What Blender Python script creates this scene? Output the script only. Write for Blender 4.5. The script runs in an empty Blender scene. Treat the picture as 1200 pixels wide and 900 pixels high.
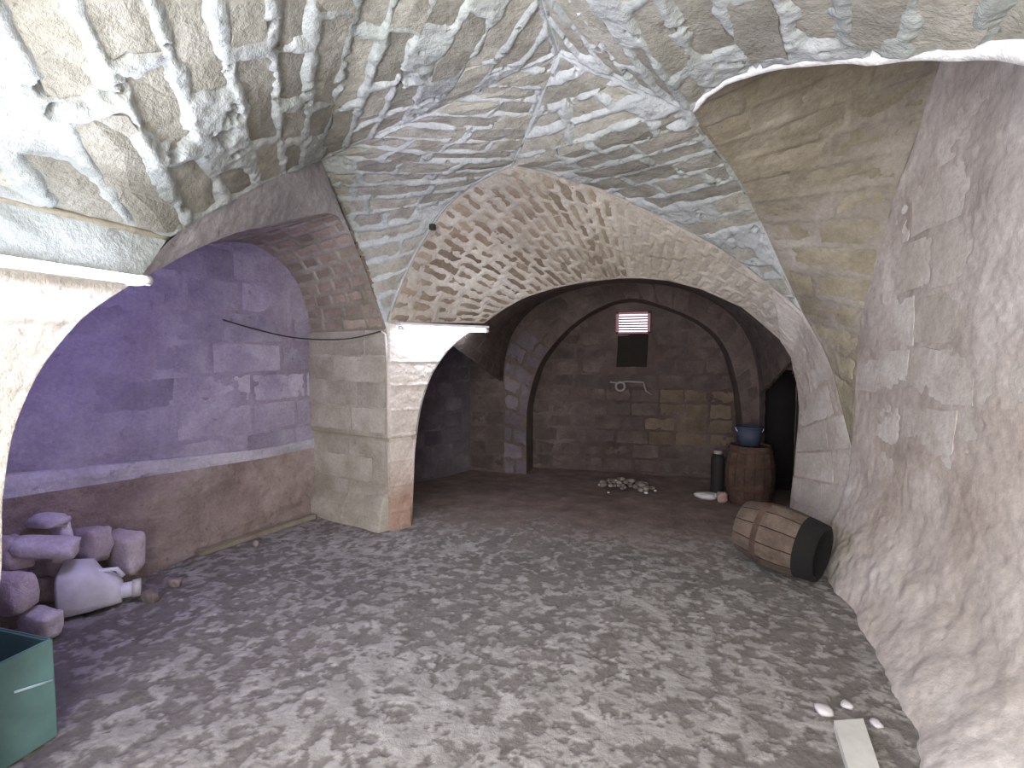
import bpy, math, random
import numpy as np
random.seed(7); rng = np.random.default_rng(7)
SC = bpy.context.scene; COL = SC.collection
# ------------------------------------------------------------------ camera
FPX = 560.0                                   # focal length in pixels of the 1200 px wide frame
YAW = math.atan(150/FPX); PITCH = -math.atan(35*math.cos(YAW)/FPX)
FW = np.array([-math.sin(YAW)*math.cos(PITCH), math.cos(YAW)*math.cos(PITCH), math.sin(PITCH)])
RT = np.cross(FW, [0,0,1.0]); RT /= np.linalg.norm(RT); UP = np.cross(RT, FW)
EYE = np.array([0,0,1.5])
cd = bpy.data.cameras.new('camera'); cam = bpy.data.objects.new('camera', cd); COL.objects.link(cam)
cd.sensor_width = 36; cd.lens = 36*FPX/1200; cd.clip_start = .02
cam.location = EYE; cam.rotation_euler = (math.pi/2+PITCH, 0, YAW)
SC.camera = cam
# ------------------------------------------------------------------ light
w = bpy.data.worlds.new('world'); SC.world = w; w.use_nodes = True
w.node_tree.nodes['Background'].inputs[0].default_value = (.02,.018,.02,1)
w.node_tree.nodes['Background'].inputs[1].default_value = 1.0
SC.view_settings.view_transform = 'Standard'; SC.view_settings.look = 'None'
SC.view_settings.exposure = 0.22; SC.view_settings.gamma = 1.0
try: SC.view_settings.use_curve_mapping = False
except Exception: pass
def area(name, loc, target, sx, sy, power, col):
    l = bpy.data.lights.new(name, 'AREA'); l.shape = 'RECTANGLE'; l.size = sx; l.size_y = sy
    l.energy = power; l.color = col
    o = bpy.data.objects.new(name, l); COL.objects.link(o); o.location = loc
    dv = np.array(target, float)-np.array(loc, float)
    import mathutils
    o.rotation_euler = mathutils.Vector(dv).to_track_quat('-Z','Y').to_euler()
    return o
# broad soft light added behind the viewer, its source unseen
area('rear_fill_light', (-.5,-1.05,1.45), (-.5,3.2,1.55), 1.7, 1.9, 150, (1.0,.985,.97))
# ------------------------------------------------------------------ helpers
def ray(px, py): return FW + RT*(px-600)/FPX - UP*(py-450)/FPX
def aY(px, py, y): r = ray(px,py); return EYE + r*(y/r[1])
def aX(px, py, x): r = ray(px,py); return EYE + r*(x/r[0])
def aZ(px, py, z=0.0): r = ray(px,py); return EYE + r*((z-1.5)/r[2])
def aL(px, py, p, q):                          # on the vertical plane through plan points p and q
    n = np.array([-(q[1]-p[1]), q[0]-p[0], 0.0]); r = ray(px,py)
    return EYE + r*(np.dot(n, np.array([p[0],p[1],0])-EYE)/np.dot(n, r))
def V3(*p): return np.array(p, float)
def curve(pts, n, smooth=True):                # Catmull-Rom resample to n points, even in length
    P = np.array(pts, float)
    if smooth and len(P) > 2:
        out = []
        Q = np.vstack([2*P[0]-P[1], P, 2*P[-1]-P[-2]])
        for i in range(len(P)-1):
            t = np.linspace(0,1,13)[:-1,None]; a,b,c,d_ = Q[i:i+4]
            out.append(.5*((2*b)+(-a+c)*t+(2*a-5*b+4*c-d_)*t*t+(-a+3*b-3*c+d_)*t**3))
        P = np.vstack(out+[P[-1:]])
    s = np.r_[0, np.cumsum(np.linalg.norm(np.diff(P,axis=0),axis=1))]
    u = np.linspace(0, s[-1], n)
    return np.stack([np.interp(u, s, P[:,k]) for k in range(3)], 1)
def vhash(ix, iy, iz, seed):
    h = (ix*374761393 + iy*668265263 + iz*2147483647 + seed*974634777) & 0xffffffff
    h = ((h ^ (h >> 13))*1274126177) & 0xffffffff
    h = ((h ^ (h >> 16))*2246822519) & 0xffffffff
    return ((h ^ (h >> 15)) & 0xffff)/65535.0
def vnoise(p, seed=0):
    p = np.asarray(p, float)+1000.0
    i = np.floor(p).astype(np.int64); f = p-i; f = f*f*(3-2*f); r = 0
    for a in (0,1):
        for b in (0,1):
            for c in (0,1):
                wgt = (f[...,0] if a else 1-f[...,0])*(f[...,1] if b else 1-f[...,1])*(f[...,2] if c else 1-f[...,2])
                r = r + wgt*vhash(i[...,0]+a, i[...,1]+b, i[...,2]+c, seed)
    return r
def fbm(p, scale, octv=4, seed=0, rough=.5):
    r = 0; a = 1; t = 0
    for k in range(octv):
        r = r + a*vnoise(np.asarray(p)*scale*(2**k), seed+k*17); t += a; a *= rough
    return r/t*2-1                              # about -1..1
def sstep(a, b, x): t = np.clip((x-a)/(b-a),0,1); return t*t*(3-2*t)
# ------------------------------------------------------------------ materials
def nodes(name, rough=.9):
    m = bpy.data.materials.new(name); m.use_nodes = True
    nt = m.node_tree; b = nt.nodes['Principled BSDF']; b.inputs['Roughness'].default_value = rough
    return m, nt, b
def N(nt, t, **k):
    n = nt.nodes.new(t)
    for a, v in k.items(): setattr(n, a, v)
    return n
def noise_node(nt, co, scale, detail=5, rough=.6, dist=0):
    n = N(nt,'ShaderNodeTexNoise'); n.inputs['Scale'].default_value = scale; n.inputs['Detail'].default_value = detail
    n.inputs['Roughness'].default_value = rough; n.inputs['Distortion'].default_value = dist
    nt.links.new(co, n.inputs['Vector']); return n.outputs['Fac']
def ramp(nt, fac, stops):
    r = N(nt,'ShaderNodeValToRGB'); e = r.color_ramp.elements
    while len(e) < len(stops): e.new(.5)
    for i,(p,c) in enumerate(stops):
        e[i].position = p; e[i].color = tuple(c)+(1,) if len(c)==3 else c
    nt.links.new(fac, r.inputs[0]); return r.outputs[0]
def mix(nt, fac, a, b, mode='MIX'):
    m = N(nt,'ShaderNodeMix', data_type='RGBA', blend_type=mode)
    for sock, v in ((0,fac),(6,a),(7,b)):
        if isinstance(v, bpy.types.NodeSocket): nt.links.new(v, m.inputs[sock])
        else: m.inputs[sock].default_value = v if sock == 0 else (tuple(v)+(1,) if len(v)==3 else v)
    return m.outputs[2]
def stone_mat(name, stops, scale=3.0, spots=(.12,.1,.09), spot_amt=.5, bump=.5, fine=45, rand=0.0, rough=.92, tint=None, tint_scale=.7, stain=None):
    """mottled mineral surface: broad colour drift, small pits, fine grain relief"""
    m, nt, b = nodes(name, rough)
    co = N(nt,'ShaderNodeTexCoord').outputs['Object']
    src = co
    if rand:
        oi = N(nt,'ShaderNodeObjectInfo')
        ad = N(nt,'ShaderNodeVectorMath', operation='ADD')
        sc = N(nt,'ShaderNodeVectorMath', operation='SCALE'); sc.inputs['Scale'].default_value = 37
        cx = N(nt,'ShaderNodeCombineXYZ')
        for k in range(3): nt.links.new(oi.outputs['Random'], cx.inputs[k])
        nt.links.new(cx.outputs[0], sc.inputs[0]); nt.links.new(co, ad.inputs[0]); nt.links.new(sc.outputs[0], ad.inputs[1]); src = ad.outputs[0]
    c = ramp(nt, noise_node(nt, src, scale, 6, .62, .3), stops)
    if tint:
        f = ramp(nt, noise_node(nt, co, tint_scale, 3, .5), [(.42,(0,0,0)),(.6,(1,1,1))])
        c = mix(nt, f, c, tint, 'MULTIPLY')
    g = ramp(nt, noise_node(nt, src, fine, 4, .7), [(.3,(.78,.78,.78)),(.65,(1.1,1.1,1.1))])
    c = mix(nt, .8, c, g, 'MULTIPLY')
    sp = ramp(nt, noise_node(nt, src, scale*5.3, 3, .6, .5), [(.64,(0,0,0)),(.74,(spot_amt,)*3)])
    c = mix(nt, sp, c, spots)
    if stain:                                    # rising damp: an irregular reddish stain of the plaster itself
        sp_ = N(nt,'ShaderNodeSeparateXYZ'); nt.links.new(co, sp_.inputs[0])
        ma_ = N(nt,'ShaderNodeMath', operation='MULTIPLY_ADD'); ma_.inputs[1].default_value = .5
        nt.links.new(noise_node(nt, co, 5, 4, .6), ma_.inputs[0]); nt.links.new(sp_.outputs[2], ma_.inputs[2])
        q_ = N(nt,'ShaderNodeMapRange'); q_.inputs[1].default_value = .85; q_.inputs[2].default_value = .5; nt.links.new(ma_.outputs[0], q_.inputs[0])
        c = mix(nt, q_.outputs[0], c, stain, 'MULTIPLY')
    if rand:
        mr = N(nt,'ShaderNodeMapRange'); mr.inputs[3].default_value = 1-rand; mr.inputs[4].default_value = 1+rand
        nt.links.new(oi.outputs['Random'], mr.inputs[0])
        cc = N(nt,'ShaderNodeCombineColor')
        for k in range(3): nt.links.new(mr.outputs[0], cc.inputs[k])
        c = mix(nt, 1.0, c, cc.outputs[0], 'MULTIPLY')
    nt.links.new(c, b.inputs['Base Color'])
    h1 = noise_node(nt, src, fine*.35, 5, .65, .2); h2 = noise_node(nt, src, fine*1.6, 3, .7)
    ma = N(nt,'ShaderNodeMath', operation='MULTIPLY_ADD'); ma.inputs[1].default_value = .35
    nt.links.new(h2, ma.inputs[0]); nt.links.new(h1, ma.inputs[2])
    bp = N(nt,'ShaderNodeBump'); bp.inputs['Strength'].default_value = bump; bp.inputs['Distance'].default_value = .02
    nt.links.new(ma.outputs[0], bp.inputs['Height']); nt.links.new(bp.outputs[0], b.inputs['Normal'])
    return m
def plain(name, col, rough=.6, metal=0, emit=0, bumpy=0):
    m, nt, b = nodes(name, rough)
    co = N(nt,'ShaderNodeTexCoord').outputs['Object']
    c = ramp(nt, noise_node(nt, co, 9, 5, .6), [(.3,tuple(x*.82 for x in col)),(.7,tuple(min(1,x*1.1) for x in col))])
    nt.links.new(c, b.inputs['Base Color']); b.inputs['Metallic'].default_value = metal
    if emit: b.inputs['Emission Color'].default_value = tuple(col)+(1,); b.inputs['Emission Strength'].default_value = emit
    if bumpy:
        bp = N(nt,'ShaderNodeBump'); bp.inputs['Strength'].default_value = bumpy; bp.inputs['Distance'].default_value = .01
        nt.links.new(noise_node(nt, co, 30, 4, .6), bp.inputs['Height']); nt.links.new(bp.outputs[0], b.inputs['Normal'])
    return m
M = {}
M['wash']   = stone_mat('cool_limewash', [(.3,(.31,.33,.335)),(.5,(.45,.475,.485)),(.7,(.60,.625,.64))], 2.2, (.13,.13,.11), .7, .7, tint=(.82,.84,.78))
M['fillet'] = stone_mat('thick_white_lime', [(.3,(.72,.72,.72)),(.52,(.82,.82,.82)),(.72,(.9,.9,.9))], 3, (.4,.4,.38), .4, .6)
M['ring'] = stone_mat('grey_lilac_plaster', [(.3,(.26,.24,.26)),(.52,(.37,.345,.36)),(.72,(.5,.475,.49))], 2.6, (.14,.12,.12), .6, .5)
M['tan']    = stone_mat('tan_tufa', [(.3,(.245,.235,.195)),(.52,(.35,.34,.29)),(.72,(.45,.44,.395))], 6, (.10,.09,.07), .7, .7, rand=.22)
M['beige']  = stone_mat('beige_wash', [(.3,(.36,.33,.29)),(.52,(.50,.46,.41)),(.72,(.62,.59,.54))], 2.5, (.14,.12,.1), .4, .45, tint=(.85,.82,.74))
M['brown']  = stone_mat('brown_tufa', [(.3,(.15,.115,.08)),(.52,(.225,.175,.13)),(.72,(.31,.25,.19))], 5, (.07,.05,.04), .6, .6, rand=.25)
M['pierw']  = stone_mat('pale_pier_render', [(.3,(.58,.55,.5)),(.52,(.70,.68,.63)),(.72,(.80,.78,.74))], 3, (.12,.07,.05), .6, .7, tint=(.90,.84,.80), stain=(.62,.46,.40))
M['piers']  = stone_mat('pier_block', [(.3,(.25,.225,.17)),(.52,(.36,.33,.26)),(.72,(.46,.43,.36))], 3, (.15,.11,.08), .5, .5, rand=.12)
M['mauve']  = stone_mat('violet_cast_plaster', [(.3,(.27,.24,.32)),(.52,(.39,.355,.44)),(.72,(.52,.49,.56))], 2.0, (.16,.13,.16), .5, .5, tint=(.80,.76,.74))  # violet light cast of the niche put into the plaster colour
M['mauvest']= stone_mat('violet_cast_block', [(.3,(.25,.22,.29)),(.52,(.36,.325,.40)),(.72,(.48,.45,.51))], 3, (.10,.08,.09), .5, .5, rand=.22)  # niche blocks, same violet light cast put into their colour
M['brown2'] = stone_mat('brown_brick_light', [(.3,(.21,.17,.13)),(.52,(.29,.235,.18)),(.72,(.37,.31,.25))], 5, (.1,.08,.06), .5, .5, rand=.18)
M['olives2']= stone_mat('washed_brick', [(.3,(.34,.31,.26)),(.5,(.43,.395,.335)),(.7,(.52,.48,.42))], 3, (.14,.11,.09), .5, .5, rand=.1)
M['soil']   = stone_mat('brown_cut_rock', [(.3,(.22,.17,.145)),(.52,(.33,.265,.23)),(.72,(.44,.37,.33))], 3, (.08,.06,.05), .6, .8)
M['olive']  = stone_mat('olive_wash', [(.3,(.20,.178,.145)),(.5,(.30,.27,.232)),(.7,(.42,.385,.345))], 2.0, (.12,.1,.07), .5, .5, tint=(.88,.86,.72))
M['olives'] = stone_mat('olive_tufa', [(.3,(.21,.185,.13)),(.5,(.30,.265,.195)),(.7,(.39,.35,.275))], 3, (.11,.09,.06), .5, .5, rand=.14)
M['rwall']  = stone_mat('pink_beige_plaster', [(.28,(.37,.325,.295)),(.5,(.52,.475,.44)),(.72,(.68,.65,.62))], 1.6, (.28,.24,.21), .5, .4, fine=30, tint=(.86,.80,.76))
M['rblock'] = stone_mat('plastered_block', [(.28,(.42,.375,.33)),(.5,(.55,.505,.46)),(.72,(.70,.68,.64))], 1.8, (.28,.24,.21), .4, .4, rand=.07, fine=30)
M['dark']   = stone_mat('dimmed_plaster', [(.3,(.085,.066,.060)),(.52,(.135,.105,.095)),(.72,(.20,.16,.148))], 2.2, (.03,.02,.02), .6, .5, tint=(.7,.62,.6))  # low light of the far bay put into the plaster colour
M['darkst'] = stone_mat('dimmed_block', [(.3,(.07,.052,.047)),(.52,(.108,.083,.073)),(.72,(.16,.127,.112))], 4, (.03,.02,.02), .6, .5, rand=.22)  # far bay blocks, darkened in colour for the low light there
M['pale_st']= stone_mat('freshly_exposed_block', [(.3,(.11,.082,.058)),(.52,(.165,.125,.09)),(.72,(.23,.18,.135))], 4, (.09,.06,.04), .5, .5, rand=.15)
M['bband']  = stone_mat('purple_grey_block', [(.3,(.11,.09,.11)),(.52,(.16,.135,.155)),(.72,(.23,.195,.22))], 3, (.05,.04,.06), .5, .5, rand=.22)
# ------------------------------------------------------------------ objects
def link(name, me, parent=None):
    o = bpy.data.objects.new(name, me); COL.objects.link(o)
    if parent is not None: o.parent = parent
    return o
def tag(o, label=None, cat=None, group=None, kind=None):
    if label: o['label'] = label
    if cat: o['category'] = cat
    if group: o['group'] = group
    if kind: o['kind'] = kind
    return o
def mesh(name, v, f, mat, parent=None, smooth=False):
    me = bpy.data.meshes.new(name); me.from_pydata([tuple(map(float,p)) for p in v], [], [tuple(map(int,q)) for q in f])
    me.materials.append(mat)
    if smooth: me.shade_smooth()
    me.update(); return link(name, me, parent)
def gridmesh(name, P, mat, parent=None, flip=False, mask=None, smooth=True):
    nv, nu = P.shape[:2]
    idx = np.arange(nu*nv).reshape(nv, nu)
    q = np.stack([idx[:-1,:-1], idx[:-1,1:], idx[1:,1:], idx[1:,:-1]], -1).reshape(-1,4)
    if mask is not None: q = q[mask[:-1,:-1].reshape(-1)]
    if flip: q = q[:,::-1]
    me = bpy.data.meshes.new(name); me.vertices.add(nu*nv); me.vertices.foreach_set('co', P.reshape(-1).astype(np.float32))
    me.loops.add(q.size); me.loops.foreach_set('vertex_index', np.ascontiguousarray(q).reshape(-1).astype(np.int32))
    me.polygons.add(len(q)); me.polygons.foreach_set('loop_start', np.arange(0,q.size,4,dtype=np.int32))
    me.update(calc_edges=True); me.validate(); me.materials.append(mat)
    if smooth: me.shade_smooth()
    return link(name, me, parent)
CENTRE = np.array([-.3,2.4,1.3])
class Patch:
    """surface ruled between two paired polylines; u runs from A to B, v along them"""
    def __init__(s, A, B, bulge=0.0, ref=CENTRE, smoothv=None):
        n = min(len(A), len(B)); s.A = np.array(A, float); s.B = np.array(B, float); assert len(s.A)==len(s.B)
        L = .5*(np.linalg.norm(np.diff(s.A,axis=0),axis=1)+np.linalg.norm(np.diff(s.B,axis=0),axis=1))
        s.t = np.r_[0, np.cumsum(L)]; s.len = s.t[-1]; s.t = s.t/s.t[-1]; s.bulge = bulge; s.ref = np.array(ref,float)
        s.sgn = 1; u,v = np.meshgrid([.2,.5,.8],[.2,.5,.8]); P = s.raw(u,v); n = s.nrm(u,v)
        s.sgn = 1 if np.sum((s.ref-P)*n) > 0 else -1
    def raw(s, u, v):
        u = np.asarray(u,float); v = np.clip(np.asarray(v,float),0,1)
        a = np.stack([np.interp(v,s.t,s.A[:,k]) for k in range(3)],-1); b = np.stack([np.interp(v,s.t,s.B[:,k]) for k in range(3)],-1)
        P = a+(b-a)*u[...,None]
        if s.bulge: 
            d = np.linalg.norm(b-a,axis=-1); P = P + np.array([0,0,1.0])*(s.bulge*d*4*u*(1-u))[...,None]
        return P
    def nrm(s, u, v):
        u = np.asarray(u,float); v = np.asarray(v,float); e = 1e-2
        du = s.raw(np.clip(u+e,0,1),v)-s.raw(np.clip(u-e,0,1),v); dv = s.raw(u,np.clip(v+e,0,1))-s.raw(u,np.clip(v-e,0,1))
        n = np.cross(du,dv); l = np.linalg.norm(n,axis=-1,keepdims=True); return s.sgn*n/np.maximum(l,1e-9)
    def P(s, u, v, h=0):
        return s.raw(u,v)+s.nrm(u,v)*np.asarray(h)[...,None]
    def width(s, v): 
        return np.linalg.norm(s.raw(np.ones_like(v),v)-s.raw(np.zeros_like(v),v),axis=-1)
def layout(p, row_h, blen, v0=0, v1=1, jit=.25, umax=1.0, umin=0.0, skip=0.0, rr=None):
    """courses of blocks: list of (v_lo, v_hi, [(u_lo,u_hi),...])"""
    rr = rr or random; rows = []; n = max(1, round(p.len*(v1-v0)/row_h))
    for i in range(n):
        a = v0+(v1-v0)*i/n; b = v0+(v1-v0)*(i+1)/n
        w = float(p.width(np.array(.5*(a+b))))*(umax-umin); L = []
        if w > .05:
            x = -rr.random()*blen*.8
            while x < w-1e-6:
                l = blen*(1+jit*(rr.random()*2-1)); lo = max(0,x); hi = min(w,x+l)
                if w-hi < blen*.22: hi = w
                if hi-lo > min(.35*blen, w*.9) and rr.random() >= skip: L.append((umin+lo/w*(umax-umin), umin+hi/w*(umax-umin)))
                x = max(hi, x+l)
        rows.append((a,b,L))
    return rows
def brickwork(p, rows, mat, parent, joint=.03, proud=.006, name='stone', depth=.05, chooser=None, uneven=.006, rag=.12, limit=298):
    cnt = 0; RV = []; RF = []; rmat = mat
    nu_, nv_ = 5, 3
    for (a,b,L) in rows:
        for (u0,u1) in L:
            um = .5*(u0+u1); vm = .5*(a+b); w = float(p.width(np.array(vm)))
            if w < .03: continue
            ju = joint*.5/w; jv = joint*.5/p.len
            lo, hi = u0+ju, u1-ju; va, vb = a+jv, b-jv
            if hi-lo < .02/w or vb-va <= 0: continue
            uu, vv = np.meshgrid(np.linspace(lo,hi,nu_), np.linspace(va,vb,nv_))
            uu = uu+(rng.random(uu.shape)-.5)*rag*(hi-lo)/2; vv = vv+(rng.random(vv.shape)-.5)*rag*(vb-va)
            uu = np.clip(uu,0,1); vv = np.clip(vv,0,1)
            h = proud+(rng.random()-.5)*uneven*2+(rng.random(uu.shape)-.5)*uneven
            hm = h.copy(); 
            edge = np.ones_like(h,bool); edge[1:-1,1:-1] = False
            h = np.where(edge, h-.004, h)
            T = p.P(uu,vv,h).reshape(-1,3); Bm = p.P(uu,vv,np.full(h.shape,-depth)).reshape(-1,3)
            idx = np.arange(nu_*nv_).reshape(nv_,nu_); F = []
            for r in range(nv_-1):
                for c in range(nu_-1): F.append((idx[r,c],idx[r,c+1],idx[r+1,c+1],idx[r+1,c]))
            loop = list(idx[0,:])+list(idx[1:,-1])+list(idx[-1,-2::-1])+list(idx[-2:0:-1,0]); k = len(T)
            for i in range(len(loop)):
                x, y = loop[i], loop[(i+1)%len(loop)]; F.append((x, x+k, y+k, y))
            if p.sgn < 0: F = [q[::-1] for q in F]
            V = np.vstack([T,Bm]); c0 = T.mean(0)
            if cnt >= limit:                     # past the limit: joined into one part
                b0 = sum(len(x) for x in RV); RV.append(V); RF += [tuple(i+b0 for i in q) for q in F]
                rmat = chooser(um,vm) if chooser else mat; cnt += 1; continue
            o = mesh(name, V-c0, F, chooser(um,vm) if chooser else mat, parent); o.location = c0
            cnt += 1
    if RV: tag(mesh(name, np.vstack(RV), RF, rmat, parent), kind='stuff')
    print('BRICKS', name, cnt)
    return cnt
def jointmask(p, u, v, rows, joint):
    """1 inside blocks, 0 in the joints (smooth), in metres"""
    d = np.full(u.shape, -.02)
    w = np.maximum(p.width(v), 1e-3)
    for (a,b,L) in rows:
        m = (v>=a)&(v<=b)
        if not m.any(): continue
        um, vm, wm = u[m], v[m], w[m]; dv = np.minimum(vm-a, b-vm)*p.len; best = np.full(um.shape,-.02)
        for (u0,u1) in L: best = np.maximum(best, np.minimum(np.minimum(um-u0,u1-um)*wm, dv)-joint*.5)
        d[m] = best
    return d
def mortar(name, p, mat, parent, rows=None, joint=.03, res=.015, amp=.008, nscale=7, up=.012, down=-.014, soft=.02, maxn=420, mask=None, big=0.0, seed=3, taper=.03, rise=None, pits=0.0):
    nv = int(np.clip(p.len/res, 4, maxn)); wmax = float(np.max(p.width(np.linspace(0,1,20)))); nu = int(np.clip(wmax/res, 4, maxn))
    u, v = np.meshgrid(np.linspace(0,1,nu), np.linspace(0,1,nv)); P0 = p.raw(u,v)
    n = fbm(P0, nscale, 4, seed, .6)*amp + fbm(P0, 24, 2, seed+31)*min(amp,.012)*.6
    if pits: n = n - sstep(.30,.5,fbm(P0*np.array([1,1,1.0]), 15, 3, seed+41))*pits
    h = n
    if rows is not None:
        d = jointmask(p,u,v,rows,joint)
        d = d + fbm(P0, nscale*1.6, 3, seed+5)*soft*.9
        h = n + up+(down-up)*sstep(-soft*.5, soft*.9, d)
    if big: h = h + fbm(P0, 1.6, 2, seed+9)*big
    if rise is not None: h = h + rise(u,v,P0)
    w = p.width(v); e = np.minimum(np.minimum(u,1-u)*w, np.minimum(v,1-v)*p.len)
    h = h*sstep(0, taper, e)
    Q = p.P(u,v,h)
    mk = mask(u,v,P0) if mask is not None else None
    return gridmesh(name, Q, mat, parent, flip=p.sgn<0, mask=mk)
def tube(name, pts, r, mat, parent=None, seg=8, caps=True, smooth=True):
    P = np.array(pts, float); n = len(P); r = np.full(n, r) if np.isscalar(r) else np.array(r); V = []; F = []
    ref = None
    for i in range(n):
        t = P[min(i+1,n-1)]-P[max(i-1,0)]; t /= np.linalg.norm(t)
        if ref is None: ref = np.cross(t,[0,0,1.0]) if abs(t[2])<.9 else np.cross(t,[1.0,0,0])
        a = ref-t*np.dot(ref,t); a /= np.linalg.norm(a); ref = a; b = np.cross(t,a)
        for k in range(seg):
            th = 2*math.pi*k/seg; V.append(P[i]+(a*math.cos(th)+b*math.sin(th))*r[i])
    for i in range(n-1):
        for k in range(seg): F.append((i*seg+k, i*seg+(k+1)%seg, (i+1)*seg+(k+1)%seg, (i+1)*seg+k))
    if caps: F.append(tuple(range(seg))[::-1]); F.append(tuple((n-1)*seg+k for k in range(seg)))
    return mesh(name, V, F, mat, parent, smooth)
def box(name, c, ax, size, mat, parent=None, bev=.0, rag=0.0):
    """box with centre c, axes ax (3 unit rows), size; optional chamfer and raggedness through bmesh"""
    import bmesh
    bm = bmesh.new(); bmesh.ops.create_cube(bm, size=1)
    for q in bm.verts: q.co.x *= size[0]; q.co.y *= size[1]; q.co.z *= size[2]
    if bev: bmesh.ops.bevel(bm, geom=bm.edges[:], offset=bev, segments=2, affect='EDGES')
    if rag:
        for q in bm.verts: q.co.x += (random.random()-.5)*rag; q.co.y += (random.random()-.5)*rag; q.co.z += (random.random()-.5)*rag
    ax = np.array(ax, float)
    for q in bm.verts: q.co = tuple(np.array(q.co)@ax)
    me = bpy.data.meshes.new(name); bm.to_mesh(me); bm.free(); me.materials.append(mat)
    o = link(name, me, parent); o.location = tuple(c); return o
def rock(name, c, size, mat, parent=None, seed=0, sub=2, flat=0.0, rz=0.0, amp=.22, tilt=(0,0), boxy=.75):
    import bmesh, mathutils
    bm = bmesh.new(); bmesh.ops.create_icosphere(bm, subdivisions=sub, radius=.5)
    co = np.array([tuple(q.co) for q in bm.verts]); 
    co = np.sign(co)*np.abs(co*2)**boxy*.5
    co = co*(1+amp*fbm(co+seed*3.7, 2.2, 3, seed)[:,None]*1.6)
    mt = np.array((mathutils.Matrix.Rotation(rz,3,'Z')@mathutils.Matrix.Rotation(tilt[0],3,'X')@mathutils.Matrix.Rotation(tilt[1],3,'Y')))
    co = (co*np.array(size))@mt.T
    co[:,2] -= co[:,2].min()
    for q, p_ in zip(bm.verts, co): q.co = tuple(p_)
    me = bpy.data.meshes.new(name); bm.to_mesh(me); bm.free(); me.materials.append(mat); me.shade_smooth()
    o = link(name, me, parent); o.location = tuple(c); return o
def empty(name, loc, parent=None):
    o = bpy.data.objects.new(name, None); COL.objects.link(o); o.location = tuple(map(float,loc)); o.empty_display_size = .1
    if parent is not None: o.parent = parent
    return o
def structure(name, label): return tag(empty(name,(0,0,0)), label, kind='structure')

# ================================================================== curves of the vault (n points each)
n = 26
PA = (-2.06,3.60); PB = (-1.44,4.36); PC = (1.34,4.80)          # plan of the far arch wall: skewed pier face, then the arch
LX = -1.93                                                      # plane of the left wall
WX = 1.50                                                       # plane of the right wall
pier_top = aY(453,386,3.60)
G1 = curve([pier_top, aY(440,350,3.58), aY(430,322,3.54), aY(420,292,3.46), aY(406,262,3.32), aY(392,240,3.18), aY(380,206,2.95), aY(376,188,2.85)], n)
TL = G1[-1]
G2 = curve([pier_top, aY(459,362,3.66), aY(475,321,3.72), aY(495,283,3.70), aY(520,245,3.62), aY(546,222,3.5), aY(577,203,3.36), aY(600,193,3.25)], n)
TF = G2[-1]
G2R = curve([TF, aY(650,205,3.45), aY(700,220,3.7), aY(745,240,3.9), aY(801,268,4.1), aY(854,298,4.25), aY(907,338,4.33), aY(941,367,4.34)], n)
G3 = curve([G2R[-1], aY(914,309,4.12), aY(892,260,3.86), aY(861,203,3.4), aY(827,158,2.95), aY(812,131,2.7)], n)
TR = G3[-1]
CR = aY(655,62,2.4)                                             # crown of the star vault
G5 = curve([aX(165,325,LX), aX(195,285,LX), aX(230,260,LX+.0), aX(283,230,LX-.02), aX(330,205,LX-.05), TL], n)   # near edge of the left lunette
G4 = curve([TR, aY(835,104,2.55), aY(870,88,2.45), aY(930,74,2.3), aY(1060,66,2.05), aY(1200,60,1.8), aY(1420,120,1.45), V3(1.5,1.0,1.75), V3(1.52,.9,1.2)], n)
TN = V3(-.45,1.05,2.95)
NLc = V3(-1.95,.45,2.0); NRc = G4[-1]
def seg(a, b, m=n): return curve([a,b], m, False)
def cat(*cs):
    out = [cs[0]]
    for c in cs[1:]: out.append(c[1:])
    return np.vstack(out)
# ------------------------------------------------------------------ ceiling of the near bay: four corner webs
def web(name, label, A, B, mm, sm, row, bl, joint, seed, bulge=-.02, chooser=None, res=.011, amp=.018, up=.012, down=-.019, jit=.45, skip=.06, proud=.002, soft=.05):
    o = structure('ceiling', label)
    p = Patch(A, B, bulge)
    rr = random.Random(seed); rows = layout(p, row, bl, jit=jit, rr=rr, skip=skip)
    mortar('limewash', p, mm, o, rows, joint, res=res, amp=amp, seed=seed, up=up, down=down, soft=soft, nscale=4.5, pits=.03)
    k = brickwork(p, rows, sm, o, joint*.25, proud=proud, uneven=.010, chooser=chooser, rag=.3)
    return p
webFL = web('w','vault web rising from the free pier, level courses of tan stone in limewash',
    cat(G1, seg(TL,CR)), cat(G2, seg(TF,CR)), M['wash'], M['tan'], .165, .40, .035, 11)
webFR = web('w','vault web between the far lunette and the right lunette, courses slanting up to the right',
    cat(G2R[::-1], seg(TF,CR)), cat(G3, seg(TR,CR)), M['wash'], M['tan'], .20, .42, .045, 12)
lower = curve([NLc, aX(0,232,-1.96), aX(100,256,-1.96), aX(197,279,-1.95)], n)
near_up = G5[np.linalg.norm(G5-aX(197,279,-1.95),axis=1).argmin():]
webNL = web('w','large near left vault web with slanting tan stones half covered by white limewash',
    cat(lower, curve(near_up,n,False), seg(TL,CR)), cat(seg(NLc,V3(-1.35,.62,2.62),n), seg(V3(-1.35,.62,2.62),TN,n), seg(TN,CR)), M['wash'], M['tan'], .22, .50, .055, 13, skip=.12)
webNR = web('w','near right vault web above the white groin stripe, pale stones in limewash',
    cat(G4[::-1], seg(TR,CR)), cat(curve([NRc, V3(1.1,.75,2.3), TN], n), seg(TN,CR)), M['wash'], M['tan'], .20, .46, .06, 14)
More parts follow.
